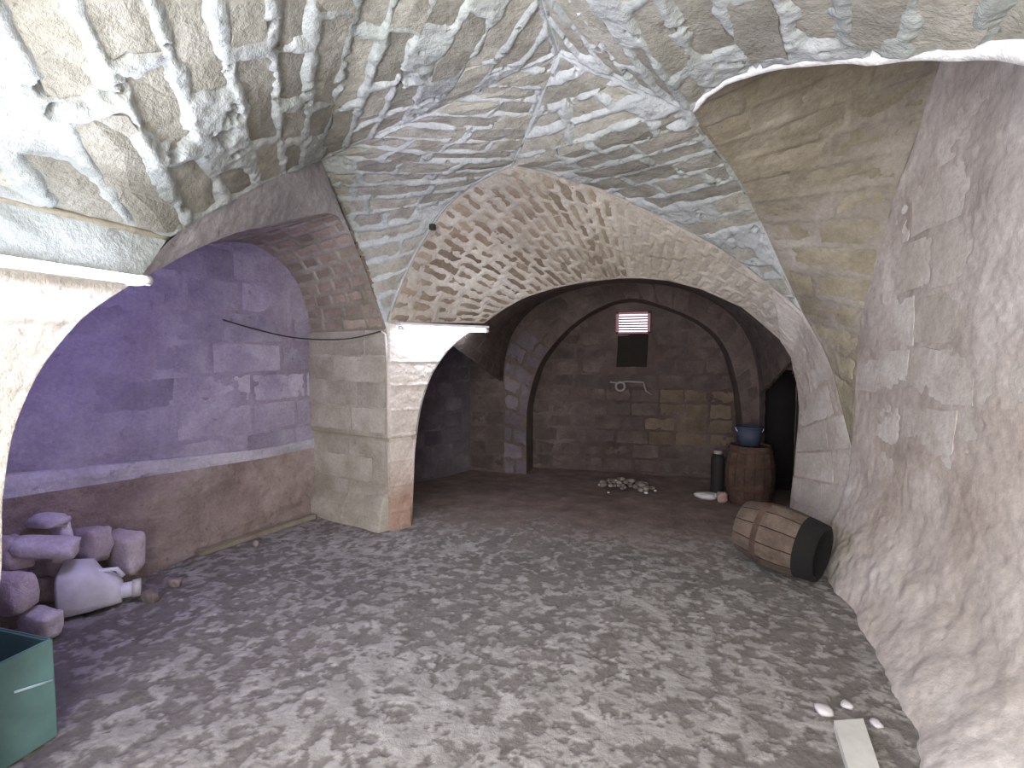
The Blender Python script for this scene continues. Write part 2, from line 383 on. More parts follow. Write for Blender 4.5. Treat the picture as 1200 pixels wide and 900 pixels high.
# white plaster stripes along the groins
st = structure('trim_1','thick white limewash fillet along the near groin of the right lunette')
gf = curve(G4[:23], 90, False)+np.array([0,0,.012]); tube('groin_fillet', gf+.008*np.stack([fbm(gf,9,2,k) for k in (1,2,3)],1), list(np.linspace(.022,.055,90)*(1+.25*fbm(gf,11,2,4))), M['fillet'], st)
st = structure('trim_2','narrow pale fillet along the groin rising right from the free pier')
tube('groin_fillet', G2[2:]+np.array([0,0,.004]), .014, M['wash'], st)

# ------------------------------------------------------------------ boundary arch (far opening of the bay)
archL = [aL(483,606,PA,PB), aL(485,560,PA,PB), aL(486,533,PA,PB), aL(489,505,PA,PB), aL(493,480,PA,PB), aL(499,458,PA,PB), aL(508,436,PA,PB), aL(522,415,PA,PB), aL(537,399,PA,PB), aL(552,388,PA,PB), aL(567,379,PA,PB)]
archT = [aL(567,379,PB,PC), aL(607,352,PB,PC), aL(653,337,PB,PC), aL(700,329,PB,PC), aL(750,326,PB,PC), aL(807,334,PB,PC), aL(873,362,PB,PC), aL(907,389,PB,PC), aL(927,420,PB,PC)]
archR = [aL(927,420,PB,PC), aL(936,470,PB,PC), aL(931,540,PB,PC), aL(925,600,PB,PC), aL(923,640,PB,PC)]
kA = curve(archL, n); kT = curve(archT, 2*n-1); kR = curve(archR, n)
lampline = seg(aL(455,377,PA,PB), aL(567,379,PA,PB))
# far lunette: barrel from the groins to the arch
GA = cat(G2, G2R, curve([G2R[-1], aX(970,420,1.40), aX(987,480,1.47), aX(1003,545,WX)], n))
fb = cat(kT, kR[:12])
GBt = np.vstack([seg(kT[0], kT[0], 1), curve(fb, len(GA)-1, False)])
# pair: lower left of the groin against the lamp line, then the arch
A_l = cat(G2, G2R)
def paired(Ac, Bc, m):                         # resample Bc so that it keeps step with Ac
    def sub_(P):
        P = np.array(P,float); Q = np.vstack([2*P[0]-P[1], P, 2*P[-1]-P[-2]]); out = []
        for i in range(len(P)-1):
            t = np.linspace(0,1,13)[:-1,None]; a,b,c,d_ = Q[i:i+4]
            out.append(.5*((2*b)+(-a+c)*t+(2*a-5*b+4*c-d_)*t*t+(-a+3*b-3*c+d_)*t**3))
        return np.vstack(out+[P[-1:]])
    a_ = sub_(Ac); b_ = np.vstack([Bc[0]+(Bc[1]-Bc[0])*0, Bc[1:]]) ; b_ = np.array(Bc,float)
    k = np.linspace(0,len(b_)-1,len(a_)); b_ = np.stack([np.interp(k,np.arange(len(b_)),b_[:,q]) for q in range(3)],1)
    s_ = np.r_[0,np.cumsum(np.linalg.norm(np.diff(a_,axis=0),axis=1))]; u = np.linspace(0,s_[-1],m)
    return np.stack([np.interp(u,s_,b_[:,q]) for q in range(3)],1)
iR = int(1.85*n)-1
def onarch(px):                                # point of the arch edge above picture column px
    P = kT; sx = np.array([600+FPX*((p-EYE)@RT)/((p-EYE)@FW) for p in P]); return np.array([np.interp(px, sx, P[:,q]) for q in range(3)])
B_l = cat(paired([pier_top, aY(459,362,3.66), aY(475,321,3.72), aY(495,283,3.70), aY(520,245,3.62), aY(546,222,3.5), aY(577,203,3.36), aY(600,193,3.25)],
                 [onarch(567), onarch(575), onarch(590), onarch(615), onarch(648), onarch(665), onarch(683), onarch(695)], n),
          paired([TF, aY(650,205,3.45), aY(700,220,3.7), aY(745,240,3.9), aY(801,268,4.1), aY(854,298,4.25), aY(907,338,4.33), aY(941,367,4.34)],
                 [onarch(695), onarch(711), onarch(729), onarch(749), onarch(783), onarch(822), onarch(872), kT[iR]], n))
A_l[0] = aL(456,378,PA,PB)
o = structure('ceiling','far lunette over the wide arch, small tan bricks in rows running away')
pFar = Patch(A_l, B_l, .0, ref=(-.3,3.4,1.2)); rr = random.Random(21); rows = layout(pFar, .095, .21, jit=.25, rr=rr)
def farmat(u,v): return M['brown'] if v < .3 and u > .2 else M['brown2'] if v < .55 and u > .05 else M['olives2']
mortar('limewash', pFar, M['beige'], o, rows, .03, res=.012, amp=.008, up=.005, down=-.006, soft=.03, seed=21, nscale=8, pits=.012)
brickwork(pFar, rows, M['brown'], o, .014, proud=-.001, uneven=.003, chooser=farmat, rag=.25)
# right respond of the arch: smooth pale band between groin and opening
A_r = cat(curve(np.vstack([G2R[-4:]]), 6, False), curve([G2R[-1], aX(970,420,1.40), aX(987,480,1.47), aX(1003,545,WX), aX(1006,600,WX-.02), aX(1000,660,1.40), aX(990,712,1.27)], n))
B_r = cat(curve(kT[int(1.85*n)-1:], 6, False), curve(np.vstack([kR]), n, False))
# keep the foot of the respond on the floor
o = structure('wall_far','pale plastered respond to the right of the wide arch')
pRes = Patch(A_r, B_r, 0, ref=(-.3,3.4,1.2)); rr = random.Random(22)
rows = layout(pRes, .24, .5, rr=rr)
mortar('plaster', pRes, M['rwall'], o, rows, .02, res=.014, amp=.008, up=.004, down=.0005, soft=.02, seed=22, nscale=5, big=.02)
brickwork(pRes, rows, M['rblock'], o, .02, proud=.0035, uneven=.002, rag=.02)
# skewed bright pier face carrying the lamp
pl = curve([aL(455,624,PA,PB), aL(450,517,PA,PB), aL(453,430,PA,PB), aL(455,377,PA,PB)], n)
pl[:,2] = np.interp(np.arange(n),[0,n-1],[-.04, aL(455,377,PA,PB)[2]]); pl[:,0] = PA[0]; pl[:,1] = PA[1]
k0 = kA.copy(); zg = np.linspace(-.06, pl[-1,2], 60)
k0 = np.stack([np.interp(zg, kA[:,2], kA[:,k]) for k in range(3)],1); k0[:,2] = zg; pl = np.stack([np.full(60,PA[0]), np.full(60,PA[1]), zg],1)
o = structure('wall_pier','bright rough face of the free pier under the far tube lamp')
pPf = Patch(pl, k0, 0, ref=(0,2,1.2)); rr = random.Random(23); rows = layout(pPf, .225, .9, rr=rr)
led = pier_ledge = .78
def ledge(u,v,P0): return np.where(P0[...,2] > led+.012, .03, np.where(P0[...,2] > led-.012, -.03, .0)) + .04*sstep(.25,.0,P0[...,2])
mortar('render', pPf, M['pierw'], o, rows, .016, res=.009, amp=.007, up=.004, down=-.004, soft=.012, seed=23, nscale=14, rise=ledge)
# the soffit of the arch running back from its edge
BACKV = V3(-.75,.55,0)
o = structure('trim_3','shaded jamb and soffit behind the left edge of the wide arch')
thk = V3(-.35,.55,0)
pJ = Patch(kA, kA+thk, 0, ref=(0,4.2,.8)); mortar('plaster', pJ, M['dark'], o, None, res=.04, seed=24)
# ------------------------------------------------------------------ left niche
I_ = curve([pier_top, aY(440,352,3.56), aY(430,322,3.5), aY(418,292,3.4), aY(404,264,3.22), aY(388,250,3.02), aX(340,258,-2.12), aX(285,270,-2.05), aX(230,292,-2.0), aX(190,314,-1.97), aX(165,327,LX)], 2*n)
near_j = curve([aX(165,327,LX), aX(130,348,LX), aX(97,372,LX), aX(78,393,LX), aX(49,430,LX), aX(25,479,LX), aX(12,520,LX), aX(2,590,LX)], n)
near_j = cat(near_j, curve([near_j[-1], V3(LX,.99,.75), V3(LX,.90,.42), V3(LX,.85,-.05)], 12))
far_j = seg(V3(PA[0],PA[1],-.05), pier_top, n)
prof = cat(far_j, I_, near_j)
def NX(y): return np.interp(y, [0,.8,3.86,4.6], [-3.95,-3.80,-3.0,-2.82])   # plan of the niche back wall
def backed(P):
    Q = P.copy(); t = (P[:,1]-1.0)/2.6; Q[:,1] = P[:,1]+.26*np.clip(t,0,1); Q[:,0] = NX(Q[:,1])
    Q[:,2] = np.where(P[:,2]>1.7, P[:,2]-.12*(P[:,2]-1.7), P[:,2]); return Q
profB = backed(prof)
def sub(P, a, b): return P[a:b]
# pier's dim face (far jamb of the niche)
o = structure('wall_pier','dim blocked side of the free pier facing the left niche, plastered foot')
pP = Patch(far_j, backed(far_j), 0, ref=(-2.3,2.4,1.2)); rr = random.Random(31); rows = layout(pP, .235, .62, rr=rr)
def foot(u,v,P0):
    return ledge(u,v,P0)*.8+.06*sstep(.34,.22,P0[...,2]+.12*u+.04*fbm(P0,5,2,4))*(1)
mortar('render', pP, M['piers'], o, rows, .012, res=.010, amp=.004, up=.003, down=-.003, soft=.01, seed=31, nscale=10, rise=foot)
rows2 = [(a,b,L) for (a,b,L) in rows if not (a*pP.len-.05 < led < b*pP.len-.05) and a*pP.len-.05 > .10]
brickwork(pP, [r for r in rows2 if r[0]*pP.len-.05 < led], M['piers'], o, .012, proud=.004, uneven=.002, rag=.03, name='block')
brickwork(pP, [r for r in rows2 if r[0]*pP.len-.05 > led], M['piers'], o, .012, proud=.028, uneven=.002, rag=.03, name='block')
# niche vault: first half brown bricks
o = structure('ceiling','barrel of the left niche with brown bricks fading into violet shade')
pN = Patch(I_, backed(I_), 0, ref=(-2.3,2.4,1.0)); rr = random.Random(32); rows = layout(pN, .115, .25, rr=rr)
mortar('plaster', pN, M['olive'], o, rows, .035, res=.012, amp=.004, up=.005, down=-.008, soft=.012, seed=32, nscale=8)
brickwork(pN, rows, M['brown2'], o, .02, proud=-.002, uneven=.002, name='brick', rag=.25)
o = structure('wall_left','shaded near jamb of the left niche')
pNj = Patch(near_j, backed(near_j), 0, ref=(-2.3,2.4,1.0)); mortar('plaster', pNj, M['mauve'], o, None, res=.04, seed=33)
# ring between the web edge and the niche arch
o = structure('trim_4','pale curved fascia ring over the left niche arch')
ringA = G5; ringB = curve(I_[::-1][:2*n-12], n, False)
pR = Patch(ringA, ringB, 0, ref=(0,2.6,1.6)); mortar('plaster', pR, M['ring'], o, None, res=.015, amp=.008, seed=34, nscale=5)
pR2 = Patch(curve(G1[::-1], n, False)[:16], curve(I_[::-1][2*n-13:], n, False)[:16][::1], 0, ref=(0,2.6,1.6))
# niche back wall
o = structure('wall_niche','violet-cast grey back wall of the left niche with a pale ledge and brown cut rock below')
yy = np.linspace(.6,4.4,60)
def nb(z, x): return np.stack([NX(yy)+(x+2.96), yy, np.full(60,z)],1)
pB1 = Patch(nb(.60,-2.96), nb(3.1,-2.94), 0, ref=(0,2.4,1.5)); rr = random.Random(35)
# u is height here, so lay the courses by hand: rows along v
class Swap:                                     # the same surface with u and v exchanged
    def __init__(s,p): s.p=p; s.sgn=-p.sgn; s.len=float(p.width(np.array(.5))); s.w=p.len
    def raw(s,u,v): return s.p.raw(v,u)
    def nrm(s,u,v): return s.p.nrm(v,u)
    def P(s,u,v,h=0): return s.p.P(v,u,h)
    def width(s,v): return np.full(np.shape(v), s.w)
pB = Swap(pB1); rows = layout(pB, .24, .5, rr=rr)
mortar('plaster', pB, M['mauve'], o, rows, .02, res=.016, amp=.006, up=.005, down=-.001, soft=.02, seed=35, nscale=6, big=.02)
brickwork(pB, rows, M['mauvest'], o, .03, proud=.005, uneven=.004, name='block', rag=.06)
low = [nb(.80,-2.97), nb(.79,-2.935), nb(.76,-2.925), nb(.68,-2.93), nb(.40,-2.925), nb(.12,-2.90), nb(-.06,-2.86)]
lowP = np.stack(low,0); LP = np.stack([np.stack([np.interp(np.linspace(0,1,90), np.linspace(0,1,len(low)), lowP[:,j,k]) for k in range(3)],1) for j in range(60)],0)
LPf = np.stack([np.stack([np.interp(np.linspace(0,59,330), np.arange(60), LP[:,i,k]) for k in range(3)],1) for i in range(90)],0)
zz = fbm(LPf,4,4,36); LPf[...,0] += (zz+.6*fbm(LPf*np.array([1,1,3.0]),5,3,44))*.045*np.linspace(.2,1,90)[:,None]; LPf[...,2] += .0
bandm = LPf.shape[0]
LPf[...,2] += (.16*(1-sstep(1.2,3.6,LPf[...,1]))-.10+.02*fbm(LPf,1.5,2,8))*np.linspace(1,0,90)[:,None]
M['ledge'] = stone_mat('pale_worn_plaster', [(.3,(.38,.36,.40)),(.52,(.54,.52,.56)),(.72,(.68,.66,.70))], 2.5, (.1,.08,.08), .7, .6)
gridmesh('pale_ledge', LPf[:46], M['ledge'], o, flip=True); gridmesh('cut_rock', LPf[45:], M['soil'], o, flip=True)
# ------------------------------------------------------------------ left wall: near pier face with the near lamp
o = structure('wall_left','brightly lit near left pier face beside the near tube lamp')
top = curve([V3(LX,.2,1.87), aX(0,300,LX), aX(155,322,LX)], n); 
# face bounded on the right by the niche arch edge
zf = np.linspace(-.05, top[-1][2]-.0, 40)
nj = near_j[np.argsort(near_j[:,2])]; ye = np.interp(zf, nj[:,2], nj[:,1])
Af = np.stack([np.full(40,LX), np.full(40,-.2), zf],1); Bf = np.stack([np.full(40,LX), ye, zf],1)
pLf = Patch(Af, Bf, 0, ref=(0,2,1.2)); rr = random.Random(41); rows = layout(pLf, .24, .7, rr=rr)
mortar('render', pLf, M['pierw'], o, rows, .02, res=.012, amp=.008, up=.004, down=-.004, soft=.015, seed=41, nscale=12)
o = structure('wall_left','smooth pale band between the ledge and the near tube lamp')
tl2 = curve([V3(LX,.2,top[-1][2]), aX(165,325,LX)], n, False); up2 = lower.copy(); up2[0] = V3(-1.95,.2,2.0)
pLb = Patch(tl2, curve(lower,n,False), 0, ref=(0,2,1.2)); mortar('render', pLb, M['wash'], o, None, res=.014, amp=.008, seed=42, nscale=9)
st = structure('trim_5','cracked plaster ledge running above the near tube lamp')
lp = curve(lower, 40, False)[8:]; tube('ledge', lp+np.array([.0,0,.0])+np.c_[rng.normal(0,.002,(len(lp),1)), np.zeros((len(lp),2))], .013, M['olives'], st)
# ------------------------------------------------------------------ right lunette and right wall
W = curve([aX(1003,545,WX), aX(1002,480,WX), aX(1007,410,WX), aX(1025,330,WX), aX(1045,240,WX), aX(1070,170,WX), aX(1107,67,WX), V3(WX,2.75,3.28), V3(WX,2.35,3.3), V3(WX,1.9,3.1), V3(WX,1.5,2.6), V3(WX,1.15,1.9), V3(WX,.95,1.2)], 3*n-2)
RA = cat(curve([aX(1003,545,WX), aX(987,480,1.47), aX(970,420,1.40), G2R[-1]], n), G3, G4)
# pair by matching the tip against the wall arch apex
iA = int(np.argmin(np.abs(W[:len(W)//2,2]-aX(1009,392,WX)[2]))); iB = int(np.argmin(np.linalg.norm(W-V3(WX,2.85,3.24),axis=1)))
W1 = curve(W[:iA+1], n, False); W2 = curve(W[iA:iB+1], n, False); W3 = curve(W[iB:], n, False)
o = structure('ceiling','deep right lunette with worn olive brown courses running to the right wall')
pRl = Patch(RA, cat(W1,W2,W3), 0, ref=(0,2.4,1.0)); rr = random.Random(51); rows = layout(pRl, .215, .55, rr=rr)
mortar('plaster', pRl, M['olive'], o, rows, .03, res=.016, amp=.007, up=.005, down=-.004, soft=.03, seed=51, nscale=6)
brickwork(pRl, rows, M['olives'], o, .03, proud=.001, uneven=.005, rag=.1)
# right wall, battered foot
o = structure('wall_right','broad right wall of plastered blocks with a sloping rubble foot')
ys = np.linspace(-1.2, 3.95, 60)
def foot_x(y): return np.interp(y,[-1,1.7,2.0,2.4,3.3,3.95],[.95,.98,1.0,1.08,1.22,1.27])
def rw(z, k):                                      # k: 0 on the wall plane, 1 at the foot
    x = WX+(foot_x(ys)-WX)*k; return np.stack([x, ys, np.full(60,z)],1)
sec = [(3.4,0),(2.6,0),(1.6,0),(1.0,.02),(.62,.10),(.36,.34),(.16,.70),(.05,.9),(-.06,1.02)]
S = np.stack([rw(z,k) for z,k in sec],0)[::-1]
zs = np.array([s_[0] for s_ in sec])[::-1]; arc = np.r_[0,np.cumsum(np.linalg.norm(np.diff(S[:,30],axis=0),axis=1))]
class RW:
    sgn=1; len=arc[-1]; w=5.15
    def raw(s,u,v):
        u=np.asarray(u,float); v=np.asarray(v,float); y=-1.2+5.15*u
        z=np.interp(v*arc[-1], arc, zs); k=np.interp(v*arc[-1], arc, np.array([q[1] for q in sec])[::-1])
        return np.stack([WX+(foot_x(y)-WX)*k, y, z],-1)
    def nrm(s,u,v):
        e=1e-2; du=s.raw(u+e,v)-s.raw(u-e,v); dv=s.raw(u,v+e)-s.raw(u,v-e); m_=np.cross(du,dv); m_/=np.linalg.norm(m_,axis=-1,keepdims=True); return -m_ if np.mean(m_[...,0])>0 else m_
    def P(s,u,v,h=0): return s.raw(u,v)+s.nrm(u,v)*np.asarray(h)[...,None]
    def width(s,v): return np.full(np.shape(v),5.15)
pW = RW(); pW.sgn = -1; rr = random.Random(52); v0 = np.interp(.62, zs, arc)/arc[-1]
rows = layout(pW, .30, .52, v0=v0, v1=1, rr=rr)
mortar('plaster', pW, M['rwall'], o, rows, .03, res=.012, maxn=560, amp=.008, up=.004, down=-.0, soft=.05, seed=52, nscale=3.5, big=.035,
       rise=lambda u,v,P0: sstep(.75,.3,P0[...,2])*.05*fbm(P0,3.2,4,77))
brickwork(pW, rows, M['rblock'], o, .03, proud=-.003, uneven=.005, rag=.1, name='block')
# ------------------------------------------------------------------ rear wall behind the viewer (closes the room, doorway left open)
o = structure('wall_rear','rear wall behind the viewer with a doorway')
def quad(name, pts, mat, parent): return mesh(name, pts, [(0,1,2,3)], mat, parent)
quad('wall_pane', [(-3,-1.2,-.1),(-1.4,-1.2,-.1),(-1.4,-1.2,3.3),(-3,-1.2,3.3)], M['beige'], o)
quad('wall_pane', [(.4,-1.2,-.1),(1.6,-1.2,-.1),(1.6,-1.2,3.3),(.4,-1.2,3.3)], M['beige'], o)
quad('wall_pane', [(-1.4,-1.2,2.4),(.4,-1.2,2.4),(.4,-1.2,3.3),(-1.4,-1.2,3.3)], M['beige'], o)
o = structure('ceiling','plain plastered vault over the viewer')
pc = Patch(curve([NLc, V3(-1.35,.62,2.62), TN, V3(1.1,.75,2.3), NRc], 40), curve([V3(-1.95,-1.2,2.0), V3(-1.3,-1.2,2.6), V3(-.4,-1.2,2.9), V3(1.1,-1.2,2.3), V3(1.55,-1.2,1.2)], 40), 0, ref=(0,0,1))
mortar('limewash', pc, M['beige'], o, None, res=.05, seed=60)
o = structure('wall_left','left wall behind the viewer')
mesh('wall_pane', [(LX,-.2,-.05),(-1.95,-1.2,-.05),(-1.95,-1.2,2.05),(LX,-.2,2.05),(-1.95,.5,2.05),(LX,-.2,1.85),(LX,1.36,1.83)], [(0,1,2,3),(3,4,5)], M['beige'], o)
# ------------------------------------------------------------------ far bay
FY = 6.30
cprof = [(590,556),(590,470),(592,420),(604,385),(630,358),(668,341),(708,333),(750,331),(802,339),(848,362),(876,395),(888,440),(890,500),(888,560)]
CP = curve([aY(x,y,FY) for x,y in cprof], 3*n)
ABn = np.vstack([kA[-6:], kT[1:], kR[1:]]); AB = curve(ABn, 3*n, False)
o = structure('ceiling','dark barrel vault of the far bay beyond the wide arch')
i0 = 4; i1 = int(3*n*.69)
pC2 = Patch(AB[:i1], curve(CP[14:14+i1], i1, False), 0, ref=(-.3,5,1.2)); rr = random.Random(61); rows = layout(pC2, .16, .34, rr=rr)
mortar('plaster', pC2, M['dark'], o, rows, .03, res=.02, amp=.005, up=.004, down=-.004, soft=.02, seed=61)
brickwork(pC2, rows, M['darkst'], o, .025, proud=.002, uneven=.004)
# right wall of the far bay with a black side opening
o = structure('wall_far','dark side wall of the far bay with a low black opening')
rb = V3(aY(888,560,FY)[0], FY, 0); ra = aL(925,600,PB,PC)
Rlo = np.array([V3(1.36,4.78,z) for z in np.linspace(-.2,2.0,12)]); Rhi = np.array([V3(rb[0],FY,z) for z in np.linspace(-.2,2.0,12)])
pR3 = Swap(Patch(Rlo,Rhi,0,ref=(0,5.5,1)))
Rl = Patch(Rlo,Rhi,0,ref=(0,5.5,1))
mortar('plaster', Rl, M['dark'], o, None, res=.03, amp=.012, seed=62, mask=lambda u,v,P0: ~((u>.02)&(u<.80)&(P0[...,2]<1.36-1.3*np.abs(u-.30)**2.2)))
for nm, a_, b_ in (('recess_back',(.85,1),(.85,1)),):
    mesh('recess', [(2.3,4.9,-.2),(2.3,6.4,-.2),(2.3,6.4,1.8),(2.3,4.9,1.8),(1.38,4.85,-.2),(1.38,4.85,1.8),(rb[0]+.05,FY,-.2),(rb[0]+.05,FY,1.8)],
         [(0,1,2,3),(4,0,3,5),(1,6,7,2),(5,3,2,7)], plain('unlit_black', (.012,.01,.01), 1), o)  # darkness of the unlit opening painted as a black surface
# frontal wall with the blind arch
ringpx = [(617,556),(617,500),(619,470),(630,432),(648,404),(673,379),(707,358),(740,350),(773,357),(813,373),(840,393),(856,420),(866,460),(870,500),(872,556)]
RG = curve([aY(x,y,FY) for x,y in ringpx], 3*n)
o = structure('wall_back','frontal far wall with a pier strip left of the blind arch')
CPw = CP.copy(); pFw = Patch(RG, CPw, 0, ref=(0,4,1)); rr = random.Random(63); rows = layout(pFw, .22, .3, rr=rr)
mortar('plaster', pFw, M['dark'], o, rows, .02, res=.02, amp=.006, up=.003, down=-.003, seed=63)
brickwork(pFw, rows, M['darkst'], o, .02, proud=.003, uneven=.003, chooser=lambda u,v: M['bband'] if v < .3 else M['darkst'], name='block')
BY = FY+.42
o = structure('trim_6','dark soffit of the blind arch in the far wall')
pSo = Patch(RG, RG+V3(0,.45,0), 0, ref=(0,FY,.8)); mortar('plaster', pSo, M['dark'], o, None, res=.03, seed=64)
# recessed back wall with window opening
o = structure('wall_back','recessed dark back wall with block courses under the louvred window')
wl, wr = aY(722,380,BY), aY(762,380,BY); wt, wb_ = aY(742,366,BY)[2], aY(742,391,BY)[2]
x0, x1 = aY(600,500,BY)[0], aY(885,500,BY)[0]
zz_ = np.linspace(-.3,2.4,40)
pBw = Swap(Patch(np.stack([np.linspace(x0,x1,60), np.full(60,BY), np.full(60,-.3)],1), np.stack([np.linspace(x0,x1,60), np.full(60,BY), np.full(60,2.4)],1), 0, ref=(0,4,1)))
rr = random.Random(65); rows = layout(pBw, .19, .36, rr=rr)
def inwin(u0,u1,a,b): 
    xa, xb, za, zb = x0+(x1-x0)*u0, x0+(x1-x0)*u1, -.3+2.7*a, -.3+2.7*b
    return xb > wl[0]-.02 and xa < wr[0]+.02 and zb > wb_-.4 and za < wt+.03
rows = [(a,b,[(p_,q_) for p_,q_ in L if not inwin(p_,q_,a,b)]) for a,b,L in rows]
def bwm(u,v):
    x = x0+(x1-x0)*u; z = -.3+2.7*v
    q = aY(765,455,BY); r_ = aY(848,520,BY)
    return M['pale_st'] if (q[0]-.02 < x < r_[0]+.15 and r_[2]-.05 < z < q[2]+.08) else M['darkst']
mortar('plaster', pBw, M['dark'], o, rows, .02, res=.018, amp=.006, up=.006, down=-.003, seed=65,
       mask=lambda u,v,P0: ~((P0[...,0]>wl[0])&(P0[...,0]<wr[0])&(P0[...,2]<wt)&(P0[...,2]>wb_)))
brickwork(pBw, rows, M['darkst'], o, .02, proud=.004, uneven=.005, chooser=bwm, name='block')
# far bay left side: back wall, corner
o = structure('wall_far','violet dark left wall of the far bay, coursed blocks')
a0 = aZ(470,575,-.08); 
q0 = V3(-3.05,4.6,0); q1 = aY(551,549,FY); q1 = V3(q1[0],FY,0); q2 = V3(aY(590,550,FY)[0],FY,0)
pl_ = [q0,q1]
for (s0,s1,sd) in ((q0,q1,66),(q1,q2+V3(.02,0,0),67)):
    bot = seg(s0+V3(0,0,-.3), s1+V3(0,0,-.3), 30); tp = bot+V3(0,0,2.9)
    pp = Swap(Patch(bot,tp,0,ref=(0,4.5,1))); rr = random.Random(sd); rows = layout(pp, .2, .4, rr=rr)
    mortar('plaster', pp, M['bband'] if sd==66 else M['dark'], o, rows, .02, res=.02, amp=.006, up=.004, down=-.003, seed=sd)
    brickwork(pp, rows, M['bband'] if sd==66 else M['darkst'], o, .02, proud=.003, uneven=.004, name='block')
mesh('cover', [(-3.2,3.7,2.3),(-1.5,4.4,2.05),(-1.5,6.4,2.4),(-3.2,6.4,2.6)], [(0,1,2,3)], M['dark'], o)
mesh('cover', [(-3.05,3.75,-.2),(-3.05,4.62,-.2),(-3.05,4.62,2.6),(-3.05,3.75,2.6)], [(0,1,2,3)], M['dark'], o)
# ------------------------------------------------------------------ floor
def floor_h(x, y):
    P = np.stack([x,y,np.zeros_like(x)],-1)
    b = -.12*sstep(3.9,6.0,y)
    e = fbm(P, 1.3, 3, 91)*.02
    c = fbm(P, 19.0, 4, 92, .68)+.25*fbm(P,1.2,2,95); cr = sstep(-.04,.11,c)
    near = 1-.75*sstep(3.2,4.3,y)
    return b + e + (cr*.004 + fbm(P,30,3,93)*.003)*near, cr
X_, Y_ = [], []
gx = np.linspace(-3.2,2.0,560); gy = np.concatenate([np.linspace(-1.2,.8,60)[:-1], np.linspace(.8,4.2,460)[:-1], np.linspace(4.2,6.9,140)])
GX, GY = np.meshgrid(gx,gy); H, CRm = floor_h(GX,GY)
fl = tag(gridmesh('floor', np.stack([GX,GY,H],-1), None or M['soil'], None), 'uneven earth and lime floor mottled with pale crust', kind='structure')
at = fl.data.attributes.new('crust','FLOAT','POINT'); at.data.foreach_set('value', CRm.reshape(-1).astype(np.float32))
m, nt, b = nodes('mottled_floor', .9)
co = N(nt,'ShaderNodeTexCoord').outputs['Object']; at = N(nt,'ShaderNodeAttribute', attribute_name='crust')
lite = ramp(nt, noise_node(nt, co, 7, 6, .65), [(.3,(.22,.21,.196)),(.52,(.315,.302,.286)),(.72,(.44,.425,.408))])
dk = ramp(nt, noise_node(nt, co, 5, 6, .65), [(.3,(.105,.093,.084)),(.55,(.15,.136,.126)),(.75,(.225,.205,.193))])
f2 = mix(nt, .2, at.outputs['Color'], ramp(nt, noise_node(nt, co, 22, 5, .7, .4), [(.38,(0,0,0)),(.6,(1,1,1))]))
c = mix(nt, f2, dk, lite)
# brown damp earth towards the far bay and under the niche
sep = N(nt,'ShaderNodeSeparateXYZ'); nt.links.new(co, sep.inputs[0])
nz = noise_node(nt, co, 1.6, 4, .6)
ad = N(nt,'ShaderNodeMath', operation='MULTIPLY_ADD'); ad.inputs[1].default_value = 1.6; nt.links.new(nz, ad.inputs[0]); nt.links.new(sep.outputs[1], ad.inputs[2])
mr = N(nt,'ShaderNodeMapRange'); mr.inputs[1].default_value = 4.4; mr.inputs[2].default_value = 5.4; nt.links.new(ad.outputs[0], mr.inputs[0])
earth = ramp(nt, noise_node(nt, co, 4, 6, .65), [(.3,(.13,.092,.075)),(.55,(.22,.165,.14)),(.75,(.34,.275,.245))])
c = mix(nt, mr.outputs[0], c, earth)
nt.links.new(c, b.inputs['Base Color'])
bp = N(nt,'ShaderNodeBump'); bp.inputs['Strength'].default_value = .6; bp.inputs['Distance'].default_value = .015
nt.links.new(noise_node(nt, co, 34, 5, .7), bp.inputs['Height']); nt.links.new(bp.outputs[0], b.inputs['Normal'])
fl.data.materials[0] = m
def fz(x, y): return float(floor_h(np.array([x]),np.array([y]))[0][0])
def onfloor(px, py):
    p = aZ(px,py,0)
    for _ in range(4): p = aZ(px,py,fz(p[0],p[1]))
    return p
